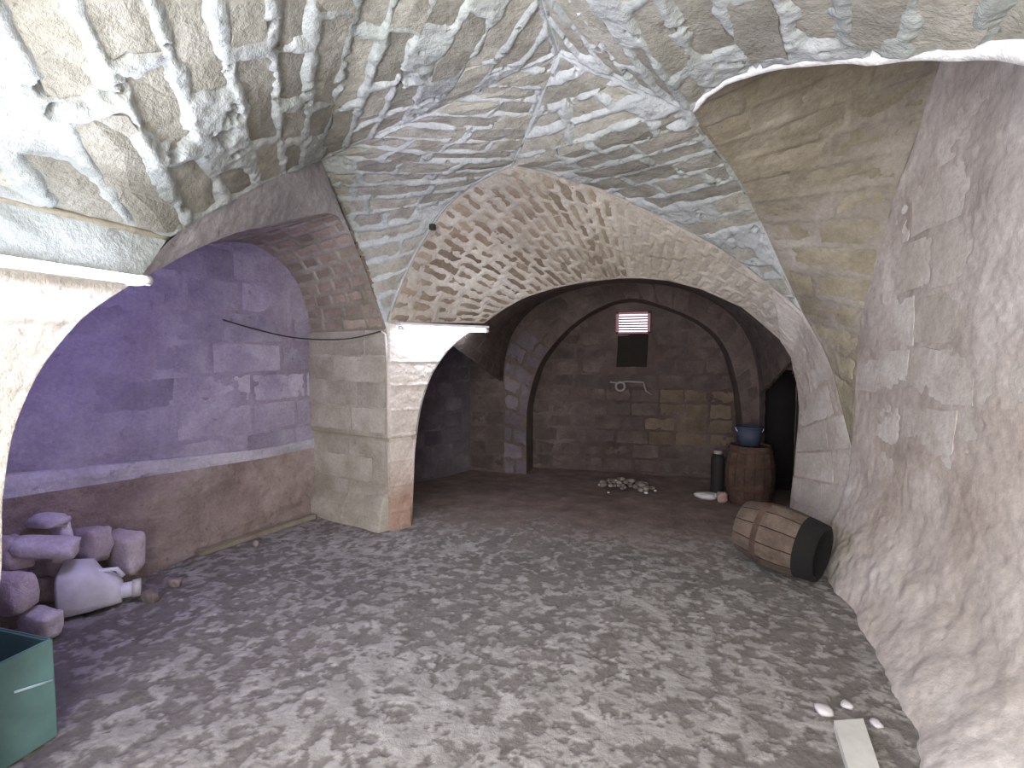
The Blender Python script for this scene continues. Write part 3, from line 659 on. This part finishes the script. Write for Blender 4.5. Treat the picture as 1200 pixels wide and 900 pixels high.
# ================================================================== things
M['tube']  = plain('lit_tube', (.80,.84,1.0), .3, emit=34)
M['white'] = plain('white_enamel', (.75,.75,.74), .4)
M['black'] = plain('black_rubber', (.02,.02,.02), .5)
def lamp(a, b, off, label, power, energy_col=(.86,.88,1.0), violet_fill=None, hood=False, tm=None):
    a = np.array(a); b = np.array(b); mid = (a+b)/2; t = (b-a)/np.linalg.norm(b-a); L = np.linalg.norm(b-a)
    r = empty('tube_lamp', (0,0,0)); tag(r, label, 'lamp')
    outv = np.array(off, float); nn = outv/np.linalg.norm(outv); upv = np.cross(nn,t)
    box('lamp_body', mid+(nn*.05+V3(0,0,.034) if hood else nn*.028), (t,nn,upv), (L,.10,.022) if hood else (L,.056,.035), M['white'], r, bev=.005)
    tube('lamp_tube', [a+nn*.075+t*.03, b+nn*.075-t*.03], .013, tm or M['tube'], r, seg=12)
    for e, s in ((a,1),(b,-1)): tube('tube_socket', [e+nn*.075, e+nn*.075+t*s*.035], .018, M['white'], r, seg=10)
    l = bpy.data.lights.new('tube_light','AREA'); l.shape='RECTANGLE'; l.size=L*.92; l.size_y=.03; l.energy=power; l.color=energy_col
    lo = bpy.data.objects.new('tube_light', l); COL.objects.link(lo); lo.parent = r
    import mathutils
    zax = nn*.35+V3(0,0,1) if hood else -nn
    zv = mathutils.Vector(tuple(zax)); xv = mathutils.Vector(tuple(t)).normalized(); zv = (zv-xv*zv.dot(xv)).normalized(); yv = zv.cross(xv)
    mt = mathutils.Matrix((xv,yv,zv)).transposed().to_4x4(); mt.translation = mathutils.Vector(tuple(mid+nn*(.075 if hood else .10)-V3(0,0,.02 if hood else 0))); lo.matrix_world = mt
    if violet_fill:                                    # violet point light added to tint the surroundings, not given off by the tube
        q = bpy.data.lights.new('violet_fill_light','POINT'); q.shadow_soft_size = .06; q.energy = violet_fill[1]; q.color = (.47,.40,1.0)
        qo = bpy.data.objects.new('violet_fill_light', q); COL.objects.link(qo); qo.parent = r; qo.location = violet_fill[0]
    return r
A2, B2 = aL(462,380,PA,PB), aL(565,384,PA,PB)
fn = np.array([PB[1]-PA[1], -(PB[0]-PA[0]), 0.0]); fn /= np.linalg.norm(fn)
lamp(A2+fn*.03-V3(0,0,.035), B2+fn*.03-V3(0,0,.035), fn, 'lit white tube lamp under the vault on the free pier', 5, violet_fill=((-2.0,4.9,1.75),1.3), hood=True, tm=plain('lit_tube_far', (.86,.86,1.0), .3, emit=14))
lamp(aX(-60,300,LX+.03), aX(158,330,LX+.03), (1,0,0), 'lit tube lamp on the near left pier under the plaster ledge', 26, violet_fill=((-2.25,1.7,1.76),24))
# window in the far wall
win = tag(empty('window_1',(0,0,0)), 'small louvred window glowing pinkish white high in the back wall', kind='structure')
M['pinkf'] = plain('pinkish_frame', (.55,.22,.26), .5); M['slat'] = plain('painted_slat', (.16,.07,.13), .6)
M['sky'] = plain('daylight_behind', (1.0,.90,.98), .5, emit=2.2); 
ww, wh = wr[0]-wl[0], wt-wb_; wc = V3((wl[0]+wr[0])/2, BY, (wt+wb_)/2); AX = np.eye(3)
fr = .035
for nm, c_, s_ in (('frame_side',(-ww/2+fr/2,0,0),(fr,.14,wh)),('frame_side',(ww/2-fr/2,0,0),(fr,.14,wh)),('frame_rail',(0,0,wh/2-fr/3),(ww,.14,fr*.7)),('frame_rail',(0,0,-wh/2+fr/3),(ww,.14,fr*.7))):
    box(nm, wc+np.array(c_)+V3(0,.02,0), AX, s_, M['pinkf'], win, bev=.004)
mesh('daylight_pane', [tuple(wc+V3(sx*ww/2,.12,sz*wh/2)) for sx,sz in ((-1,-1),(1,-1),(1,1),(-1,1))], [(0,1,2,3)], M['sky'], win)
ca, sa = math.cos(.6), math.sin(.6)
for k in range(6):
    z = -wh/2+fr+(wh-2*fr)*(k+.5)/6
    box('slat', wc+V3(0,.04,z), ((1,0,0),(0,ca,sa),(0,-sa,ca)), (ww-2*fr,.022,.012), M['slat'], win)
# dark box whose colour stands in for the shaded hollow below the window
hw = tag(empty('window_recess',(0,0,0)), 'dark box painted as the shaded hollow right under the window', 'recess'); hw['kind']='structure'
zt = wb_-.01; zb = aY(742,430,BY)[2]
box('hollow', V3(wc[0]-.0,BY+.0,(zt+zb)/2), AX, (ww*.9,.05,zt-zb), plain('shade_black', (.022,.017,.015), 1), hw, bev=.015, rag=.03)
# ring bracket with conduit on the back wall
rg = tag(empty('wall_ring',(0,0,0)), 'round pale fitting with a stepped conduit on the dark back wall', 'fitting')
c0 = aY(727,453,BY-.04); M['pipe'] = plain('pale_conduit', (.30,.26,.25), .6)
ringp = [c0+V3(math.cos(t)*.06,0,math.sin(t)*.06) for t in np.linspace(0,2*math.pi,17)]
tube('ring', ringp, .018, M['pipe'], rg, caps=False)
tube('conduit', [c0+V3(-.14,.0,.06), c0+V3(-.06,0,.05), aY(735,447,BY-.03), aY(754,448,BY-.03), aY(757,458,BY-.03), aY(765,463,BY-.03)], .012, M['pipe'], rg)
# sagging cable across the left niche
cb = curve([aX(262,375,-2.90), aY(300,386,3.3), aY(340,395,3.35), aY(380,398,3.42), aY(415,396,3.5), aY(447,388,3.56)], 30)
o = tube('cable', cb, .006, M['black']); tag(o, 'thin black cable sagging across the left niche to the pier', 'cable')
p1 = aY(452,392,3.56); o = tube('cable', [aY(447,388,3.56), p1, aL(452,408,PA,PB)+fn*.012, aL(453,424,PA,PB)+fn*.012], .008, M['white']); tag(o, 'short pale cable end hanging down the pier corner by the lamp', 'cable')
hk = tag(box('junction_box', aY(506,266,3.6)+V3(.02,-.03,-.01), AX, (.045,.04,.045), M['black'], bev=.004), 'tiny square black box fixed on the groin above the pier', 'box')
# ---------------- barrel, drum and bucket on the right of the far bay
M['wood'] = stone_mat('aged_wood', [(.3,(.045,.027,.02)),(.52,(.08,.048,.034)),(.72,(.14,.088,.064))], 7, (.03,.02,.015), .6, .5)
M['rust'] = plain('rusty_hoop', (.09,.045,.032), .8, .2, bumpy=.4); M['blue'] = plain('faded_blue_plastic', (.04,.055,.09), .7)
def lathe(name, prof_, mat, parent=None, seg=24, rot=None, loc=(0,0,0), a0=0, a1=2*math.pi):
    V=[];F=[]; full = abs(a1-a0-2*math.pi)<1e-6; ns = seg if full else seg+1
    for i,(r,z) in enumerate(prof_):
        for k in range(ns):
            t=a0+(a1-a0)*k/seg; V.append((r*math.cos(t), r*math.sin(t), z))
    for i in range(len(prof_)-1):
        for k in range(seg if full else seg): F.append((i*ns+k, i*ns+(k+1)%ns, (i+1)*ns+(k+1)%ns, (i+1)*ns+k))
    V=np.array(V)
    if rot is not None: V=V@np.array(rot).T
    o=mesh(name,V,F,mat,parent,True); o.location=tuple(map(float,loc)); return o
bp_ = onfloor(880,592); bh = .64; br = .245
bx = V3(bp_[0], bp_[1]+.1, fz(bp_[0],bp_[1]+.1))
bar = tag(empty('barrel', bx), 'upright dark wooden barrel beside the black opening, holding a blue bucket on its lid', 'barrel')
ns = 16
for k in range(ns):                              # staves
    a0_ = 2*math.pi*k/ns; a1_ = 2*math.pi*(k+.94)/ns
    pr = [(br*(.82+.2*math.sin(math.pi*t)), bh*t) for t in np.linspace(0,1,8)]
    o = lathe('stave', pr, M['wood'], bar, seg=2, a0=a0_, a1=a1_)
for t in (.08,.3,.7,.92):
    R_ = br*(.82+.2*math.sin(math.pi*t))+.006; lathe('hoop', [(R_,bh*t-.018),(R_+.004,bh*t),(R_,bh*t+.018)], M['rust'], bar)
lathe('lid', [(0,bh-.02),(br*.83,bh-.02)], M['wood'], bar)
lathe('lining', [(br*.79,.0),(br*.94,bh*.5),(br*.79,bh)], M['wood'], bar)
bu = tag(empty('bucket', bx+V3(-.02,0,bh+.002)), 'blue plastic bucket standing on top of the dark barrel', 'bucket')
lathe('body', [(0,0),(.105,0),(.135,.19),(.128,.19),(.1,.01)], M['blue'], bu); lathe('rim', [(.128,.185),(.143,.185),(.143,.2),(.128,.2)], M['blue'], bu)
tube('handle', [(math.cos(t)*.14, -.02-.03*math.sin(t), .19-.09*math.sin(t)) for t in np.linspace(0,math.pi,12)], .004, M['white'], bu)
# pipe stub and pan left of the barrel
pp_ = onfloor(853,588)
o = tag(empty('metal_canister', V3(pp_[0]-.09,pp_[1]+.16,fz(pp_[0],pp_[1]))), 'narrow dark canister left of the barrel with a pale cap', 'canister')
lathe('body', [(0,0),(.07,0),(.072,.03),(.072,.44),(.05,.5),(0,.5)], plain('dark_tin',(.014,.011,.011),.8), o)
lathe('cap', [(.0,.535),(.045,.535),(.05,.50),(.03,.495)], M['pipe'], o)
# white bag and crumpled things near it
def sack(name, c, size, mat, label, cat, rz=0, seed=1, group=None, amp=.3):
    o = rock(name, c, size, mat, None, seed, 3, rz=rz, amp=amp); return tag(o, label, cat, group)
M['bag'] = plain('white_plastic_bag', (.62,.6,.6), .45, bumpy=.5); M['pinkbag'] = plain('pinkish_bag', (.4,.27,.25), .6, bumpy=.5)
p = onfloor(828,585); sack('plastic_tray', p, (.25,.14,.08), M['bag'], 'white crumpled plastic tray on the floor left of the barrel', 'tray', rz=.2, seed=5)
p = onfloor(846,589); sack('plastic_bag', p, (.1,.1,.11), M['pinkbag'], 'small pinkish crumpled bag between the white tray and the barrel', 'bag', seed=6)
# rubble heap in the far bay
M['rub'] = stone_mat('grey_rubble', [(.3,(.16,.13,.11)),(.52,(.26,.22,.19)),(.72,(.42,.38,.35))], 6, (.06,.05,.04), .5, .6, rand=.35)
hp = onfloor(733,572)
for k in range(46):
    a = random.random()*2*math.pi; r_ = random.random()**.6; x = hp[0]+.33*r_*math.cos(a); y = hp[1]+.24*r_*math.sin(a)
    s_ = random.uniform(.035,.085); z = fz(x,y)+.11*(1-r_)**1.0*random.random()-.005
    o = rock('rubble_stone', V3(x,y,z), (s_*1.3,s_,s_*.75), M['rub'], None, k, 1, rz=a)
    tag(o, 'broken grey stone among the crowded low rubble heap on the far floor', 'stone', 'rubble heap on the far floor')
for k,(x_,y_,s_) in enumerate([(703,570,.05),(713,578,.035),(757,579,.06),(768,576,.04)]):
    p = onfloor(x_,y_); tag(rock('stone_chip', p, (s_,s_,s_*.6), M['bag'], None, 60+k, 1), ['pale chip left of the rubble heap','small pale chip in front of the rubble heap, left side','pale chip at the right front of the rubble heap','pale chip farthest right of the rubble heap'][k], 'stone')
# fallen block cluster by the right wall (brown blocks and a black mouth)
bl = onfloor(935,694); 
lb = tag(empty('wicker_cask', V3(bl[0]-.03, bl[1]+.28, fz(bl[0],bl[1])+.235)), 'squat brown cask lying on its side against the right wall, black open end', 'cask')
axd = np.array([.80,-.58,-.10]); axd /= np.linalg.norm(axd); sd = np.cross([0,0,1.0],axd); sd /= np.linalg.norm(sd); upc = np.cross(axd,sd)
RotM = np.stack([sd,upc,axd],1)
M['cask'] = stone_mat('worn_brown_wood', [(.3,(.055,.04,.031)),(.52,(.10,.073,.055)),(.72,(.17,.13,.10))], 5, (.05,.035,.03), .6, .7, rand=.12)
M['caskend'] = plain('cask_end_black', (.009,.008,.0075), 1.0, bumpy=.6)  # near-black colour for the open end of the cask
Lc = .50; Rc = .215
for k in range(12):
    a0_ = 2*math.pi*k/12; a1_ = 2*math.pi*(k+.95)/12
    pr = [(Rc*(.84+.18*math.sin(math.pi*t)), Lc*(t-.5)) for t in np.linspace(0,.78,7)]
    lathe('stave', pr, M['cask'], lb, seg=2, rot=RotM, a0=a0_, a1=a1_)
lathe('black_end', [(Rc*(.84+.18*math.sin(math.pi*.78)), Lc*.28),(Rc*.93,Lc*.36),(Rc*.87,Lc*.5),(Rc*.72,Lc*.5),(Rc*.72,Lc*.1),(0,Lc*.1)], M['caskend'], lb, rot=RotM)
lathe('head', [(0,-Lc*.46),(Rc*.83,-Lc*.47)], M['cask'], lb, rot=RotM)
lathe('hoop', [(Rc*.985,-Lc*.24),(Rc*1.0,-Lc*.20),(Rc*.995,-Lc*.16)], M['wood'], lb, rot=RotM)
# ---------------- board and white bits in the right foreground
M['board'] = plain('pale_board', (.62,.62,.58), .6)
q = [onfloor(977,853), onfloor(1011,852), onfloor(1045,955), onfloor(1008,958)]
zt = max(x[2] for x in q)+.03; V = [V3(x[0],x[1],zt-.05) for x in q]+[V3(x[0],x[1],zt) for x in q]
o = mesh('board', V, [(0,1,2,3)[::-1],(4,5,6,7),(0,1,5,4),(1,2,6,5),(2,3,7,6),(3,0,4,7)], M['board']); tag(o, 'pale flat board lying on the floor at the bottom right', 'board')
for k,(x_,y_,s_,lab) in enumerate([(965,836,.075,'white crumpled scrap left of the pale board'),(993,829,.055,'white scrap right behind the pale board'),(1027,851,.05,'white scrap right of the pale board near the wall foot')]):
    p = onfloor(x_,y_); tag(rock('scrap', p, (s_*.9,s_*.8,s_*.4), M['bag'], None, 80+k, 2, rz=k), lab, 'scrap')
# ---------------- pale batten and debris in the niche
a_, b_ = onfloor(232,652), onfloor(368,607); t = (b_-a_)/np.linalg.norm(b_-a_); L = np.linalg.norm(b_-a_)
o = box('batten', (a_+b_)/2+V3(0,0,.02), (t,np.cross([0,0,1],t),np.cross(t,np.cross([0,0,1],t))), (L,.07,.04), M['olives'], None, bev=.006, rag=.006)
tag(o, 'long pale wooden batten lying at the foot of the niche wall', 'batten')
for k,(x_,y_,s_,lab) in enumerate([(361,598,.09,'white debris lump in the corner left of the pier foot'),(468,616,.05,'dark little stone at the bright corner of the pier foot'),(300,640,.05,'small brown stone in front of the pale batten')]):
    p = onfloor(x_,y_); tag(rock('debris_lump', p, (s_,s_*.8,s_*.9), M['bag'] if k==0 else M['rub'], None, 90+k, 2), lab, 'debris')
# ---------------- rubble stones and white container at left
M['pale'] = stone_mat('pale_lilac_stone', [(.3,(.55,.50,.55)),(.52,(.68,.63,.68)),(.72,(.8,.76,.8))], 4, (.15,.12,.13), .4, .5, rand=.1)
M['rose'] = stone_mat('rosy_stone', [(.3,(.46,.40,.41)),(.52,(.55,.47,.49)),(.72,(.66,.59,.61))], 4, (.12,.09,.1), .4, .5, rand=.15)
def stone(px, py, wpx, hpx, mat, label, seed, x, dp=.55, rz=0, tilt=(0,0)):
    """px,py = centre of the stone in the photo, wpx,hpx its size there, x its plan distance left"""
    p = aX(px,py,x); d_ = float((p-EYE)@FW); s_ = d_/FPX; h_ = hpx*s_
    o = rock('stone', V3(p[0],p[1],max(p[2]-h_/2, fz(p[0],p[1])-.01)), (wpx*s_, wpx*s_*dp, h_), mat, None, seed, 3, rz=rz, tilt=tilt, boxy=.45, amp=.3); return tag(o, label, 'stone')
stone(50,730,48,30, M['pale'], 'pale lilac stone in front of the white container, lowest of the left rubble', 101, -3.0)
stone(18,698,48,46, M['rose'], 'rosy rounded stone at the left frame edge behind the teal crate', 102, -3.12)
stone(46,692,34,30, M['rose'], 'rosy flat stone left of the white container', 103, -3.42)
stone(10,652,44,44, M['rose'], 'mauve stone high in the left rubble at the frame edge', 104, -3.3)
stone(52,646,56,20, M['pale'], 'pale flat slab leaning on the left rubble, lower of the two', 105, -3.15, .6, .6, (0,.2))
stone(72,626,24,28, M['pale'], 'small pale upright stone beside the two slabs', 106, -3.25)
stone(60,610,44,13, M['pale'], 'thin pale slab topmost of the left rubble', 107, -3.3, .6)
stone(106,640,40,40, M['rose'], 'mauve squared stone behind the white container', 108, -3.28)
stone(146,650,44,44, M['rose'], 'rosy stone at the far right end of the left rubble', 109, -3.2)
stone(178,703,20,13, M['rub'], 'small grey stone right of the white container', 110, -2.86)
stone(205,688,16,9, M['rub'], 'little grey stone on the floor farther right of the container', 111, -2.9)
stone(60,664,40,22, M['rose'], 'broad mauve stone wedged under the slabs', 113, -3.3)
# white container: tapered body and narrow neck pointing right
cl = onfloor(78,716); cr_ = onfloor(160,692); 
r = tag(empty('container', (0,0,0)), 'white plastic container lying on its side in front of the left rubble', 'container')
a_ = aZ(76,697,.13); b_ = aZ(150,684,.12)
import mathutils
ax_ = b_-a_; ax_[2] = 0; L = np.linalg.norm(ax_); ax_ /= L; sdv = np.cross([0,0,1.0],ax_)
rings = [(-.02,.12,.125),(0,.145,.145),(.12,.135,.135),(L*.55,.105,.105),(L*.8,.08,.08),(L*.9,.055,.06)]
V=[];F=[];sg=20
base = V3(a_[0],a_[1],0); gz = fz(a_[0],a_[1])
for t_,ry,rz_ in rings:
    c_ = base+ax_*t_+V3(0,0,gz+rz_+.01)
    for k in range(sg):
        th = 2*math.pi*k/sg; cx_, sx_ = math.cos(th), math.sin(th); e=.55
        V.append(c_+sdv*ry*math.copysign(abs(cx_)**e,cx_)+V3(0,0,1)*rz_*math.copysign(abs(sx_)**e,sx_))
for i in range(len(rings)-1):
    for k in range(sg): F.append((i*sg+k,i*sg+(k+1)%sg,(i+1)*sg+(k+1)%sg,(i+1)*sg+k))
F.append(tuple(range(sg))[::-1]); F.append(tuple((len(rings)-1)*sg+k for k in range(sg)))
M['cont'] = plain('white_blue_plastic', (.80,.80,.86), .45, bumpy=.2)
mesh('body', V, F, M['cont'], r, True)
cE = base+ax_*(L*.9)+V3(0,0,gz+.07)
tube('neck', [cE-ax_*.01, cE+ax_*.05, cE+ax_*.055], [.045,.045,.03], M['cont'], r, seg=16)
tube('cap', [cE+ax_*.05, cE+ax_*.09], .052, M['bag'], r, seg=16)
hd = base+ax_*(L*.72)+V3(0,0,gz+.18); tube('grip', [hd-ax_*.07, hd-ax_*.05+V3(0,0,.04), hd+ax_*.03+V3(0,0,.03), hd+ax_*.06-V3(0,0,.02)], .013, M['cont'], r)
# teal crate at the left frame edge
M['teal'] = plain('teal_plastic', (.16,.30,.29), .35); M['strip'] = plain('pale_strip', (.6,.8,.82), .3)
c1 = onfloor(68,864); c2 = onfloor(28,905); c1 = V3(-2.2,1.28,c1[2]); c2 = c1-V3(0,.3,0); e1 = V3(0,1,0); back = V3(-1,0,0)
tw, td, th_ = .34,.40, 1.5*0+aL(66,745,(c1[0],c1[1]),(c2[0],c2[1]))[2]
tc = tag(empty('crate', (0,0,0)), 'teal plastic crate standing at the left bottom edge of the photo', 'crate')
z0 = min(c1[2],c2[2])
def cb_(u0,u1,d0,d1,z0_,z1_,nm,mat,bev=.006):
    c_ = c1-e1*(u0+u1)/2+back*(d0+d1)/2; c_ = V3(c_[0],c_[1],z0+(z0_+z1_)/2); return box(nm, c_, (e1,back,(0,0,1)), (u1-u0,d1-d0,z1_-z0_), mat, tc, bev=bev)
cb_(0,tw,0,.015,0,th_,'side_wall',M['teal']); cb_(0,tw,td-.015,td,0,th_,'side_wall',M['teal'])
cb_(0,.015,.015,td-.015,0,th_,'end_wall',M['teal']); cb_(tw-.015,tw,.015,td-.015,0,th_,'end_wall',M['teal']); cb_(.015,tw-.015,.015,td-.015,0.01,.03,'bottom',M['teal'],bev=.002)
s1, s2 = aL(60,797,(c1[0],c1[1]),(c2[0],c2[1])), aL(15,811,(c1[0],c1[1]),(c2[0],c2[1]))
tube('strip', [s1-back*.006, s2-back*.006], .005, M['strip'], tc)
